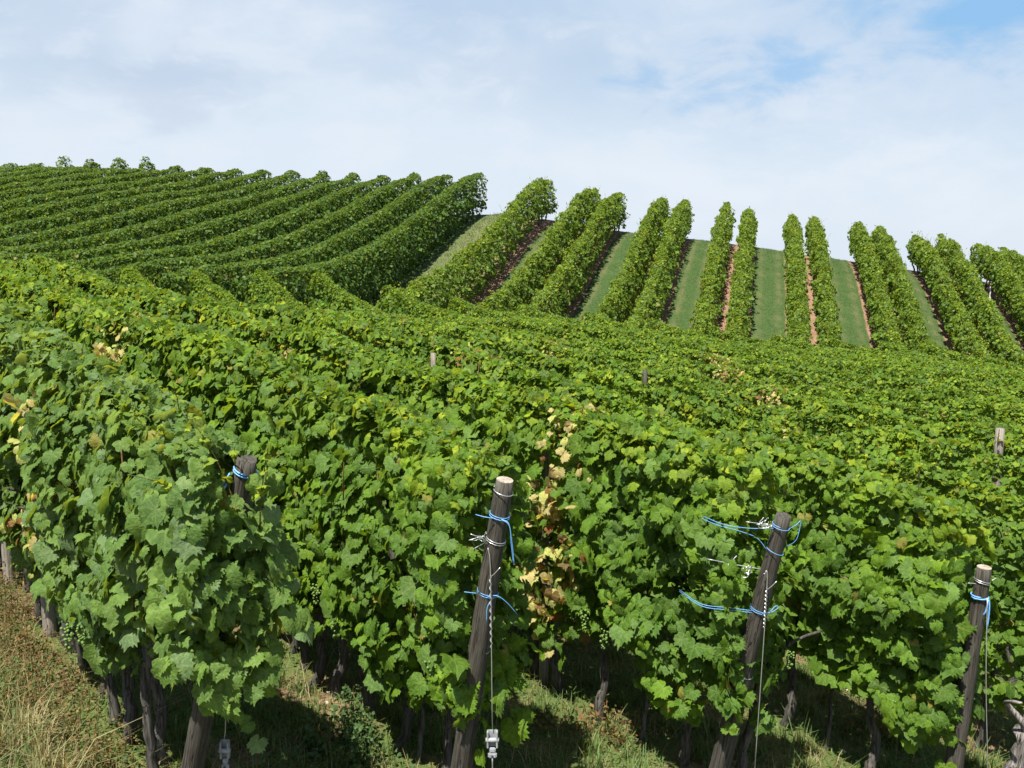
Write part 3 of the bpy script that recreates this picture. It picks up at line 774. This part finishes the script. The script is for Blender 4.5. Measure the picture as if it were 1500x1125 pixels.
child('wire_tie', [smooth_path([loc3(c, -q, .0, .02), loc3(c, -.1, .02, .02), loc3(c, -.2, .035, .02)], 10)] + frizz(loc3(c, -.06, .01, .03), (-.012, 0, .003), 5, 12, .018) + frizz(loc3(c, -.12, .02, .03), (.010, 0, .0), 4, 13, .016), .0022, M_WIRE, 5)
c4 = at(.33)
child('wire_tie', frizz(loc3(c4, -.12, .0, .02), (-.010, 0, .002), 5, 14, .022) + frizz(loc3(c4, -.24, .03, .0), (.007, 0, .0), 5, 15, .022) + [smooth_path([loc3(c4, -.06, 0, .03), loc3(c4, -.2, .02, .01), loc3(c4, -.36, .05, 0)], 10)], .002, M_WIRE, 5)
for dn in (1.05, 1.45): child('wire_tie', [ring(at(dn), ax, rad(dn) + .002, 1.0, .15)], .0022, M_WIRE, 5)
a0 = at(.35) + CAMB * .05 + CAMR * -.045
ga = np.array([1.425, 5.50, 0]); ga[2] = g1(ga[0], ga[1])
j0 = at(.45) + CAMB * .065 + CAMR * -.01
ms = ga + (j0 - ga) * .21
anchor('anchor_wire', [a0, j0, ms + [0, 0, .01]], (j0, j0 + (ms - j0) * .2), 'straight anchor wire in front of the dark post right of centre')
tensioner(ms, .05, .14, 'wire strainer at the foot of the dark post right of centre', 2)
# post 4
b4 = np.array([2.89, 6.15, -.64]); t4 = np.array([2.965, 6.03, 1.18])
o, ax, at, rad, child = end_post(b4, t4, .062, .046, 'upright end post with pale top among dark leaves at the right', 4)
c = at(.2); q = rad(.2) + .004
child('twine', [ring(c, ax, q, 1.2, .0), smooth_path([loc3(c, -q, .0, .03), loc3(c, 0, 0, q), loc3(c, q * .7, .0, q * .8), loc3(c, q * .8, -.06, q), loc3(c, q * .7, -.2, q)], 18), smooth_path([loc3(c, q * .6, .0, q), loc3(c, q * .3, -.07, q + .01), loc3(c, q * .1, -.1, q)], 10)], .005, M_TWINE)
c = at(.10); q = rad(.1) + .002
child('wire_tie', [ring(c, ax, q, 1.6, .25), smooth_path([loc3(c, -q, 0, .03), loc3(c, -.10, .004, .03)], 6), smooth_path([loc3(c, q, .02, .03), loc3(c, .08, .035, .02)], 6)], .0024, M_WIRE, 5)
ga = np.array([3.12, 6.02, 0]); ga[2] = g1(ga[0], ga[1])
j0 = np.array([2.99, 5.95, .44]); ms = ga + (j0 - ga) * .34
anchor('anchor_wire', [np.array([2.97, 5.97, 1.0]), j0, ms + [0, 0, .01]], None, 'anchor wire slanting down beside the post at the right edge')
tensioner(ms, .06, .15, 'grey strainer beside the gnarled pale vine at the right edge', 3)
# strainer of the first row
ga = np.array([-1.50, 4.72, 0]); ga[2] = g1(ga[0], ga[1])
ms = np.array([-1.445, 4.70, .72])
anchor('anchor_wire', [np.array([-1.30, 4.40, 1.9]), np.array([-1.42, 4.66, .9]), ms + [0, 0, .01]], None, 'anchor wire of the leafy post at the left')
tensioner(ms, .045, .15, 'whitish wire strainer below the pale leaves at the left', 4)

def stake(xy, h, r, label, seed, lean=(0, 0), mat=None):
    x, y = xy; z = g1(x, y)
    t = np.linspace(-.1, 1, 10)
    V, F = tube(np.c_[lean[0] * t, lean[1] * t, t * h], r * (1 - .12 * t), 12, bumps=.03, seed=seed)
    o = link_mesh('line_stake', np_mesh('line_stake', V, F, mat or M_STAKE)); o.location = (x, y, z)
    return tag(o, label, 'stake', 'wooden stakes inside the rows')
stake(rowpt(3, s_end(3) + 1.78), 1.9, .034, 'pale grey wooden stake under the withered orange leaves', 21)
stake(rowpt(4, s_end(4) + 1.56), 1.9, .034, 'pale stake just right of the dark leaning post, behind it', 22)
stake(rowpt(1, s_end(1) + 2.22, -.06), 1.8, .045, 'grey stake among the trunks at the left verge', 23)
stake(rowpt(1, s_end(1) + 3.35, -.06), 1.8, .045, 'weathered stake at the left edge of the picture', 24)
stake(rowpt(4, s_end(4) + 5.55, -.28), 2.05, .030, 'thin pale stake showing in a gap above the central post', 25)
stake((5.06, 10.15), 2.2, .05, 'grey stake top standing out of the leaves at the right edge', 26)
stake(rowpt(6, s_end(6) + 6.5, -.30), 2.15, .03, 'dark thin stake in the leaves right of the picture centre', 27, mat=M_POST)
a = HP * 9.25 + HD * (float(vcrest(9.25)) - 4.6)
stake(a + HP * -.32, 0.5, .03, 'small white stake at the foot of a hill row at the right', 28, mat=plain('whitewashed_wood', (.7, .72, .74, 1), .7))
# gnarled old vine at the right edge
pm = trunk_mesh('old_trunk', 391, h=.80, rad=.062, mat=M_BARKPALE)
p = rowpt(5, s_end(5) + 1.0)
old = link_mesh('old_vine', pm); gx_, gy_ = 3.33, 6.30
old.location = (gx_, gy_, g1(gx_, gy_)); old.rotation_euler = (.12, -.05, .8)
tag(old, 'gnarled pale grey old vine trunk at the right edge', 'vine trunk')

# ------------------------------------------------------------------ grass, dry grass, weeds
def blades(n, sampler, hgt, wid, cols, seed, name, lean=.5, labels=None, mat=None, sink=.0):
    r = np.random.default_rng(seed)
    X, Y, hm = sampler(r, n); n = len(X)
    Z = gh(X, Y) - .015 + (0.02 * w1(X, Y) if sink == 0 else 0)
    H_ = hgt * hm * np.clip(r.lognormal(0, .35, n), .35, 2.2)
    az = r.uniform(0, 2 * np.pi, n); ln = np.abs(r.normal(size=n)) * lean
    dx, dy = np.cos(az), np.sin(az); wx, wy = -dy, dx
    wv = wid * r.uniform(.6, 1.3, n)
    B = np.c_[X, Y, Z]
    side = np.c_[wx, wy, np.zeros(n)] * wv[:, None]
    m1 = B + np.c_[dx * ln * .35 * H_, dy * ln * .35 * H_, .55 * H_]
    tp = B + np.c_[dx * ln * 1.1 * H_, dy * ln * 1.1 * H_, H_ * (1 - .25 * np.clip(ln, 0, 1.6))]
    V = np.stack([B - side, B + side, m1 + side * .7, m1 - side * .7, tp], axis=1).reshape(-1, 3)
    i = (np.arange(n) * 5)[:, None]
    F = np.concatenate([i + [0, 1, 2], i + [0, 2, 3], i + [3, 2, 4]])
    cols = np.array(cols); a = r.integers(0, len(cols), n); b = r.integers(0, len(cols), n); t = r.uniform(0, 1, n)[:, None]
    C = (cols[a] * (1 - t) + cols[b] * t) * r.uniform(.75, 1.2, n)[:, None]
    o = link_mesh(name, np_mesh(name, V, F, mat or M_GRASS, tint=np.repeat(C, 5, axis=0), uv=np.zeros((len(V), 2))))
    o['kind'] = 'stuff'
    return o
patch = WaveNoise(77, .5, 2.4, 9)
def rowdist(X, Y):
    n = (X * RN[0] + Y * RN[1] - 1.66) / SPC
    return np.abs(n - np.round(n)) * SPC, n
def near_area(r, n):
    X = r.uniform(-6.5, 6.5, n); Y = 3.6 + 8.6 * r.uniform(0, 1, n) ** 1.15
    return X, Y
def s_green(r, n):
    X, Y = near_area(r, n); d, k = rowdist(X, Y)
    f = np.clip(.70 + .6 * patch(X, Y), .12, 1) * np.where(k > -.3, np.clip(d / .35, .25, 1), 1)
    m = r.uniform(0, 1, n) < f
    return X[m], Y[m], np.where(k[m] < -.35, 1.5, np.where(patch(X[m], Y[m]) > .4, 1.0, .65))
def s_dry(r, n):
    X, Y = near_area(r, n); d, k = rowdist(X, Y)
    f = np.clip(.25 - .65 * patch(X, Y), .04, 1) * np.where(k < -.2, 2.2, .8)
    m = r.uniform(0, 1, n) < f
    return X[m], Y[m], np.where(k[m] < -.35, 1.7, .8)
tag(blades(230000, s_green, .10, .0042, [(.055, .12, .022), (.085, .15, .03), (.04, .09, .02), (.12, .17, .045)], 5, 'grass', .8), 'short green grass growing between the near vine rows', 'grass')
tag(blades(90000, s_dry, .13, .0030, [(.28, .20, .10), (.24, .14, .07), (.34, .27, .15), (.22, .11, .06)], 6, 'dry_grass', 1.0), 'dry straw coloured grass on the left verge and between the rows', 'dry grass')
def clumps(seed, cnt, verge, spread):
    q = np.random.default_rng(seed); X = q.uniform(-6.2, 6, cnt * 6); Y = 3.8 + 7.5 * q.uniform(0, 1, cnt * 6); d, k = rowdist(X, Y)
    m = (k < -.25) if verge else (k > -.2) & (d > .15)
    X, Y = X[m][:cnt], Y[m][:cnt]; hh = q.uniform(.6, 1.3, len(X))
    def f(r, n):
        i = r.integers(0, len(X), n); g = r.normal(size=(n, 2)) * spread
        return X[i] + g[:, 0], Y[i] + g[:, 1], hh[i] * np.exp(-(g ** 2).sum(1) / (3 * spread ** 2))
    return f
tag(blades(26000, clumps(91, 150, True, .07), .26, .0030, [(.40, .33, .19), (.33, .26, .13), (.46, .40, .24), (.24, .22, .09)], 51, 'dry_grass_tufts', .7), 'tall pale straw tufts standing in the left grass verge', 'dry grass')
tag(blades(30000, clumps(92, 260, False, .06), .17, .0042, [(.06, .13, .02), (.10, .17, .035), (.05, .10, .02), (.20, .20, .07)], 52, 'grass_tufts', .6), 'taller green grass tufts between the near vine rows', 'grass')
def s_mown(r, n):
    u = r.uniform(-11.9, 17, n); q = r.uniform(0, 1, n)
    v = vval(u) + (vcrest(u) + 1.0 - vval(u)) * q
    d = np.abs(u[:, None] - PAIRC[None]).min(axis=1)
    m = (d > .79 + .08 * patch(u * 2, v)) & (r.uniform(0, 1, n) > .75 * np.exp(-((d - 1.08) / .09) ** 2)) & (r.uniform(0, 1, n) < .75 + .4 * patch(u * 1.5, v * .8))
    u, v = u[m], v[m]
    P = HP[None] * u[:, None] + HD[None] * v[:, None]
    return P[:, 0], P[:, 1], np.where(u < -10.2, 1.9, .85)
tag(blades(230000, s_mown, .05, .006, [(.036, .070, .018), (.048, .086, .022), (.030, .058, .016), (.075, .100, .032)], 8, 'mown_grass', .9, sink=1), 'mown dark green grass strips between the paired rows on the hill', 'grass')
# small leafy ground weeds and the russet dried weeds by the first row
def weeds(name, n, sampler, size, cols, seed, hmax):
    r = np.random.default_rng(seed); X, Y, hm = sampler(r, n); n = len(X)
    P = np.c_[X, Y, gh(X, Y) + .01 + hmax * hm * r.uniform(0, 1, n) ** 1.3]
    cols = np.array(cols); C = cols[r.integers(0, len(cols), n)] * r.uniform(.75, 1.25, n)[:, None]
    g = Geo(); add_leaves(g, 2, P, r.normal(size=(n, 3)) * .6 + UP * .7, r.normal(size=(n, 3)), size * r.uniform(.5, 1.4, n), C)
    ns = n // 9
    i = r.integers(0, n, ns)
    for q in i[:900]:
        b = P[q].copy(); b[2] = g1(b[0], b[1]) - .02
        v, f = tube([b, (b + P[q]) / 2 + r.normal(size=3) * .01, P[q]], .0022, 3)
        g.add(v, f, np.tile(C[q] * .8, (len(v), 1)))
    o = g.build(name, M_GRASS); return o
def s_weed(r, n):
    X, Y = near_area(r, n); f = np.clip(.15 + .7 * patch(X + 3.3, Y - 1.7), 0.02, 1); m = r.uniform(0, 1, n) < f
    return X[m], Y[m], np.ones(m.sum())
o = weeds('ground_weeds', 42000, s_weed, .018, [(.05, .11, .02), (.08, .14, .03), (.035, .08, .02), (.11, .15, .04)], 11, .07); o['kind'] = 'stuff'; tag(o, 'low leafy green weeds between the vine rows', 'weeds')
def blob(cx, cy, sx, sy):
    def f(r, n):
        k = 9; px, py, ph = r.normal(size=k) * sx * .55, r.normal(size=k) * sy * .55, r.uniform(.35, 1, k)
        i = r.integers(0, k, n); a = r.uniform(0, 6.28, n); q = r.exponential(.22, n)
        return cx + px[i] + q * np.cos(a) * sx, cy + py[i] + q * np.sin(a) * sy, ph[i] * np.exp(-q * 1.6)
    return f
def along_row1(r, n):
    s = s_end(1) + r.uniform(.5, 4, n); w = -.26 + .17 * r.normal(size=n); m = r.uniform(0, 1, n) < .5 + .5 * patch(s * 1.7, w * 2); s, w = s[m], w[m]
    p = RN[None] * (1.66 + w)[:, None] + RD[None] * s[:, None]
    return p[:, 0], p[:, 1], np.exp(-(w + .25) ** 2 / .12) * r.uniform(.3, 1, len(w))
o = weeds('russet_weeds', 15000, along_row1, .009, [(.17, .075, .035), (.12, .055, .028), (.22, .12, .055), (.16, .11, .05), (.09, .10, .03)], 12, .30); o['kind'] = 'stuff'; tag(o, 'russet dried weeds along the foot of the leftmost vine row', 'weeds')
def weed_bush(cx, cy, s, h, n, cols, label, seed):
    z = g1(cx, cy); o = weeds('weed_bush', n, blob(cx, cy, s, s * .8), .017, cols, seed, h)
    return tag(o, label, 'weed')
p = rowpt(2, s_end(2) + .95, -.38); weed_bush(p[0], p[1], .30, .42, 1100, [(.035, .085, .028), (.055, .11, .035), (.03, .07, .02)], 'bushy dark green weed at the foot of the second vine row', 31)
p = rowpt(3, s_end(3) + 1.0, -.25); weed_bush(p[0], p[1], .34, .24, 420, [(.17, .075, .035), (.10, .09, .03), (.22, .13, .06)], 'brown dried weed clump at the foot of the third vine row', 32)
p = rowpt(5, s_end(5) + 1.6, -.75); weed_bush(p[0], p[1], .25, .22, 420, [(.16, .08, .04), (.05, .10, .03), (.24, .14, .06)], 'russet weed clump on the ground near the right edge', 33)
# small pale stones on the bare soil
r = np.random.default_rng(41)
bm = bmesh.new()
for i in range(260):
    X, Y = near_area(r, 1); z = g1(X[0], Y[0]); q = r.uniform(.008, .024)
    mt = Matrix.Translation((X[0], Y[0], z + q * .3)) @ Matrix.Rotation(r.uniform(0, 6), 4, 'Z') @ Matrix.Diagonal((q, q * r.uniform(.6, 1), q * .55, 1))
    vs = bmesh.ops.create_icosphere(bm, subdivisions=1, radius=1, matrix=mt)['verts']
    for v in vs: v.co += Vector(r.normal(size=3) * q * .12)
me = bpy.data.meshes.new('pebbles'); bm.to_mesh(me); bm.free(); me.materials.append(plain('pale_stone', (.42, .36, .29, 1), .9))
o = link_mesh('pebbles', me); o['kind'] = 'stuff'; tag(o, 'small pale stones scattered on the soil between the rows', 'stones')
bpy.context.view_layer.update()
